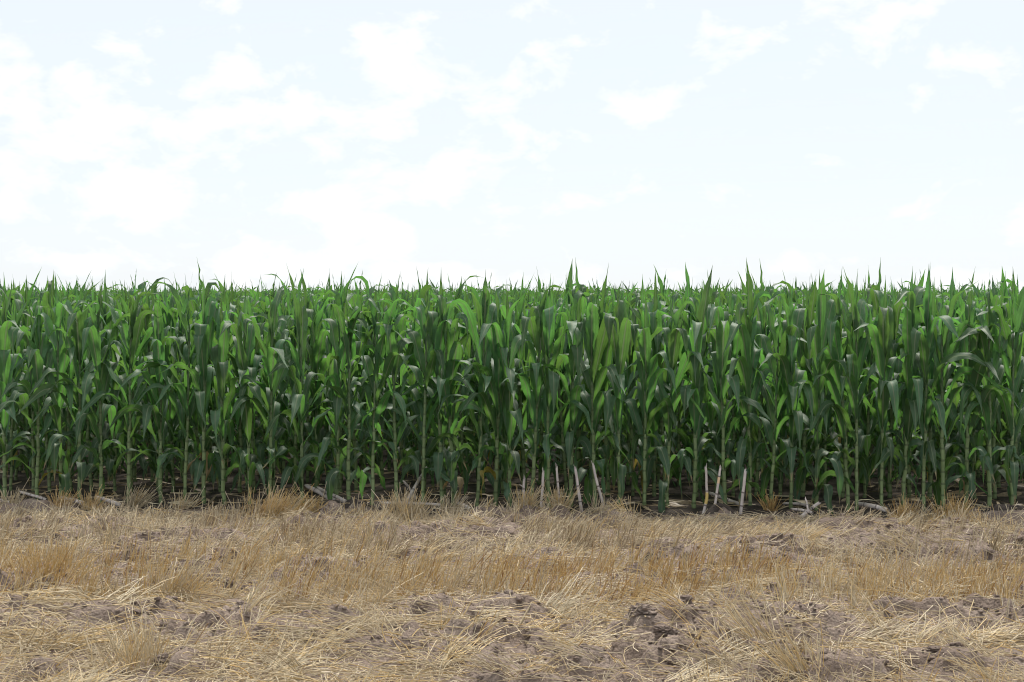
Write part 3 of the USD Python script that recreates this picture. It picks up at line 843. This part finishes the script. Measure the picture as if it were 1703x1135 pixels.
# chaff: short bright bits
m_ = 36000
cx, cy = rng.uniform(-4.4, 4.4, m_), rng.uniform(5.7, 12.2, m_)
e = cy - crop_edge(cx)
keep = (rng.random(m_) < (1 - 0.8 * soil_mask(cx, cy)) * np.where(e > -2.6, 0.5, 1.0) * (1 - sstep(-0.8, -0.4, e))) & inside(cx, cy)
cx, cy, e = cx[keep], cy[keep], e[keep]
m_ = len(cx)
ang = rng.uniform(0, 6.28, m_)
d = unit(np.stack([np.cos(ang), np.sin(ang), rng.normal(0, 0.3, m_)], -1))
p0 = np.stack([cx, cy, ground_h(cx, cy) + rng.uniform(0.001, 0.012, m_)], -1)
V2 = tubes(p0, d, rng.uniform(0.015, 0.06, m_), np.zeros((m_, 3)), rng.uniform(0.0013, 0.0026, m_), np.clip(np.where(e > -2.7, 0.36, 0.52) + rng.normal(0, 0.1, m_), 0, 0.98), 2, 3)
V, F, UV = stack([V1, V2, V3])
s = raw_mesh("/World/loose_straw", V, F, M_STRAW, UV)
tag(s, "pale loose straw and chaff lying over the soil of the foreground", "loose straw", None, "stuff")

# distinct tufts that stick out of the stubble: (px, py of the foot, height, spread, lean x, tone, straws, label)
TUFTS = [
    (20, 852, .15, .10, .1, .45, 70, "thin pale straw tuft at the left edge in front of fallen stalks"),
    (100, 852, .13, .07, .3, .8, 90, "brown straw tuft between two tilted dead stalks near the left edge"),
    (150, 850, .15, .07, .15, .72, 90, "golden brown straw tuft just left of the pinkish grey dead stalk"),
    (216, 847, .17, .09, .5, .45, 110, "pale cut straw tuft fanning right, beside the pinkish grey dead stalk"),
    (300, 851, .14, .10, .35, .55, 80, "pale straw tuft sweeping right, between left edge and large brown tuft"),
    (455, 866, .19, .26, .4, .64, 300, "largest brown straw tuft at the field edge, leaning right"),
    (520, 862, .15, .07, -.1, .75, 80, "small brown tuft right of the largest brown tuft"),
    (672, 868, .19, .16, .1, .52, 190, "wide fan of pale straw in front of the maize, left of centre"),
    (745, 860, .16, .10, .35, .42, 90, "whitish straw tuft fanning right by the short thick dead stalk"),
    (872, 864, .145, .10, .3, .58, 130, "golden straw tuft at the foot of the shortest grey stub"),
    (931, 864, .155, .07, 0, .60, 130, "upright straw tuft with the third grey stub rising out of it"),
    (1000, 860, .14, .11, .3, .42, 80, "bleached bent straw tuft at the foot of the leaning grey stub"),
    (1046, 862, .15, .08, -.45, .62, 50, "golden straws slanting left, right of the leaning grey stub"),
    (1282, 853, .13, .05, 0, .88, 80, "small orange brown straw tuft right of the rightmost stub"),
    (1500, 872, .16, .08, .1, .78, 110, "brown straw tuft near the right, below the thick tilted stalk"),
    (1525, 868, .14, .10, .4, .45, 90, "pale straw tuft leaning right next to the brown right-hand tuft"),
    (1580, 872, .17, .13, .2, .74, 170, "broad golden brown tuft near the right edge"),
    (280, 1000, .21, .17, .5, .58, 120, "tall pale golden clump leaning right in the left foreground band"),
    (75, 985, .19, .19, .15, .74, 110, "orange golden clump near the left edge of the foreground band"),
    (1270, 1085, .26, .20, -.6, .48, 60, "bleached straw spray fanning left in the right foreground"),
    (230, 1125, .20, .22, -.1, .52, 75, "straw clump beside a dark clod in the lower left corner"),
    (1340, 1132, .18, .17, -.5, .60, 70, "golden straw clump lying over at the bottom right of centre"),
]
for k, (px, py, h, spr, lx_, tn, cnt, label) in enumerate(TUFTS):
    rng = np.random.default_rng(700 + k)
    c = ground_at(px, py)
    c[2] = float(ground_h(c[0], c[1]))
    path = numbered("/World/straw_tuft")
    o = xform(path, c)
    q = rng.normal(0, spr * 0.33, (cnt, 2))
    base = np.stack([q[:, 0], q[:, 1] * 0.6, np.full(cnt, -0.02)], -1)
    d = unit(np.stack([lx_ + q[:, 0] / spr * 0.7 + rng.normal(0, 0.28, cnt), q[:, 1] / spr * 0.5 + rng.normal(0, 0.25, cnt), np.ones(cnt)], -1))
    V = tubes(base, d, np.clip(rng.normal(h, h * 0.24, cnt), 0.05, 0.4), rng.normal(0, 0.016, (cnt, 3)) + [lx_ * 0.03, 0, -0.006], rng.uniform(0.0016, 0.0026, cnt),
              np.clip(tn + rng.normal(0, 0.11, cnt), 0, 0.99), 3, 3)
    m = raw_mesh(path + "/straws", *V[:2], M_STRAW, V[2])
    m.GetPrim().SetCustomDataByKey("kind", "stuff")
    ic = trimesh.creation.icosphere(2)
    cv = ic.vertices * [spr * 0.32, spr * 0.28, 0.018]
    cv = cv * (0.7 + 0.6 * meshkit.fbm(ic.vertices * 2.2 + k, 3, k))[:, None] - [0, 0, 0.006]
    raw_mesh(path + "/root_clod", cv, ic.faces, M_CLOD)
    tag(o, label, "straw tuft", "straw tufts standing out of the stubble")


# ------------------------------------------------------------------ clods
def clod_mesh(size, seed, sub=3):
    ic = trimesh.creation.icosphere(sub)
    v = ic.vertices
    b = meshkit.fbm(v * 1.6 + seed * 3.1, 3, seed)
    cell = np.abs(2 * meshkit.fbm(v * 2.6 + seed, 2, seed + 5) - 1)
    fine = meshkit.fbm(v * 7.0 + seed * 1.3, 3, seed + 9)
    rad = 0.35 + 1.0 * b - 0.28 * (1 - sstep(0.0, 0.22, cell)) + (0.28 * (fine - 0.5) if sub > 2 else 0)
    return v * rad[:, None] * size, ic.faces


CLODS = [
    (1068, 1062, (.105, .08, .075), "largest dark soil clod with a hollow, right of the bottom centre"),
    (1108, 1096, (.09, .07, .05), "jagged clod just below and right of the largest one"),
    (1030, 1062, (.085, .06, .045), "flat topped clod touching the left of the largest one"),
    (1062, 1028, (.05, .04, .035), "rounded clod above the largest one, at the edge of the golden band"),
    (1030, 1026, (.045, .035, .028), "small clod left of the rounded clod under the golden band"),
    (1490, 1026, (.075, .05, .035), "long low clod under straw, right foreground below the golden band"),
    (1632, 1030, (.07, .05, .045), "lumpy clod near the right edge below the golden band"),
    (1665, 1036, (.045, .035, .03), "small clod at the right side of the lumpy right-edge clod"),
    (232, 1044, (.075, .05, .035), "dark clod in the left foreground partly covered by straw"),
    (275, 1122, (.09, .06, .045), "broad clod at the bottom left under straws"),
    (92, 1122, (.055, .045, .035), "clod at the bottom left corner"),
    (1120, 1120, (.06, .05, .035), "crumbly clod at the bottom, right of centre"),
    (1560, 1108, (.09, .06, .04), "dark clod in the lower right corner area"),
    (573, 952, (.05, .04, .035), "smooth rounded clod in front of the grey stubble, left of centre"),
    (1245, 942, (.06, .045, .035), "dark clod behind the golden band, right of centre"),
    (1510, 925, (.06, .045, .035), "pale smooth clod in the grey stubble on the right"),
    (1222, 868, (.045, .03, .025), "dark broken clod just in front of the stubs on the right"),
    (810, 888, (.06, .04, .032), "dark clod in the grey stubble at the centre"),
    (1085, 894, (.06, .045, .04), "dark clod in the grey stubble right of centre"),
    (655, 1020, (.05, .04, .03), "small clod below the golden band, left of centre"),
    (585, 1047, (.05, .04, .03), "upright small clod in the straw, left of centre"),
    (1424, 846, (.13, .06, .045), "soil mound under the thick tilted stalk near the right"),
    (1170, 856, (.06, .04, .035), "soil lump at the foot of the bent stub with the yellow band"),
]
for k, (px, py, size, label) in enumerate(CLODS):
    c = ground_at(px, py)
    c[2] = float(ground_h(c[0], c[1])) + size[2] * 0.1
    v, f = clod_mesh(np.array(size) * [0.78, 0.78, 0.62], 40 + k, 4)
    m = raw_mesh(numbered("/World/soil_clod"), v, f, M_CLOD)
    m.AddTranslateOp().Set(Gf.Vec3d(*map(float, c)))
    m.AddRotateZOp().Set(float(np.random.default_rng(k).uniform(-40, 40)))
    tag(m, label, "soil clod", "larger clods lying in the foreground")

# small crumbs everywhere on the bare soil
rng = np.random.default_rng(88)
protos = [clod_mesh(np.array([1, 0.85, 0.7]), 90 + k, 2 if k < 4 else 1) for k in range(8)]
n = 15000
cx, cy = rng.uniform(-4.3, 4.3, n), rng.uniform(5.8, 12.6, n)
keep = (rng.random(n) < 0.10 + 0.9 * soil_mask(cx, cy)) & inside(cx, cy)
cx, cy = cx[keep], cy[keep]
cz = ground_h(cx, cy)
lst = []
for x, y, z in zip(cx, cy, cz):
    v, f = protos[rng.integers(8)]
    sz = min(0.005 + rng.gamma(1.5, 0.0060), 0.04)
    a = rng.uniform(0, 6.28)
    ca, sa = math.cos(a) * sz, math.sin(a) * sz
    lst.append((np.stack([v[:, 0] * ca - v[:, 1] * sa + x, v[:, 0] * sa + v[:, 1] * ca + y, v[:, 2] * sz * 0.8 + z + sz * 0.02], -1), f, np.zeros((len(v), 2))))
V, F, UV = stack(lst)
m = raw_mesh("/World/soil_crumbs", V, F, M_CLOD)
tag(m, "small crumbs of soil scattered over the bare patches", "soil crumbs", None, "stuff")

# ------------------------------------------------------------------ dead leaves and stalk bits on the ground under the crop
rng = np.random.default_rng(66)
lst = []
for _ in range(600):
    x = rng.uniform(-5.5, 5.5)
    y = crop_edge(x) - 0.1 + rng.exponential(1.6)
    ln = rng.uniform(0.06, 0.32)
    a = rng.normal(0.0, 0.7)
    w = rng.uniform(0.005, 0.016)
    K = 5
    t = np.linspace(-0.5, 0.5, K)
    bx = x + np.cos(a) * t * ln + rng.normal(0, 0.004, K)
    by = y + np.sin(a) * t * ln + rng.normal(0, 0.004, K)
    bz = 0.014 + np.abs(rng.normal(0, 0.008)) + rng.normal(0, 0.05) * t * ln * 2 + rng.normal(0, 0.003, K) + ground_h(np.array([x]), np.array([y]))[0]
    ww = w * (1 - (2 * t) ** 2 * 0.6)
    tip = rng.normal(0, 0.6)
    v = np.concatenate([np.stack([bx - np.sin(a) * ww * k, by + np.cos(a) * ww * k, bz + k * ww * tip + (abs(k) - 0.5) * 0.003], -1) for k in (-1, 0, 1)])
    i, j = np.meshgrid(np.arange(2), np.arange(K - 1), indexing="ij")
    f = np.stack([i * K + j, i * K + j + 1, (i + 1) * K + j + 1, (i + 1) * K + j], -1).reshape(-1, 4)
    lst.append((v, f, np.stack([np.full(3 * K, np.clip(rng.normal(0.16, 0.14), 0, 0.6)), np.tile(t + 0.5, 3)], -1)))
V, F, UV = stack(lst)
m = raw_mesh("/World/leaf_litter", V, F, M_STRAW, UV)
tag(m, "pale dead maize leaves and stalk bits littering the soil under the crop", "leaf litter", None, "stuff")
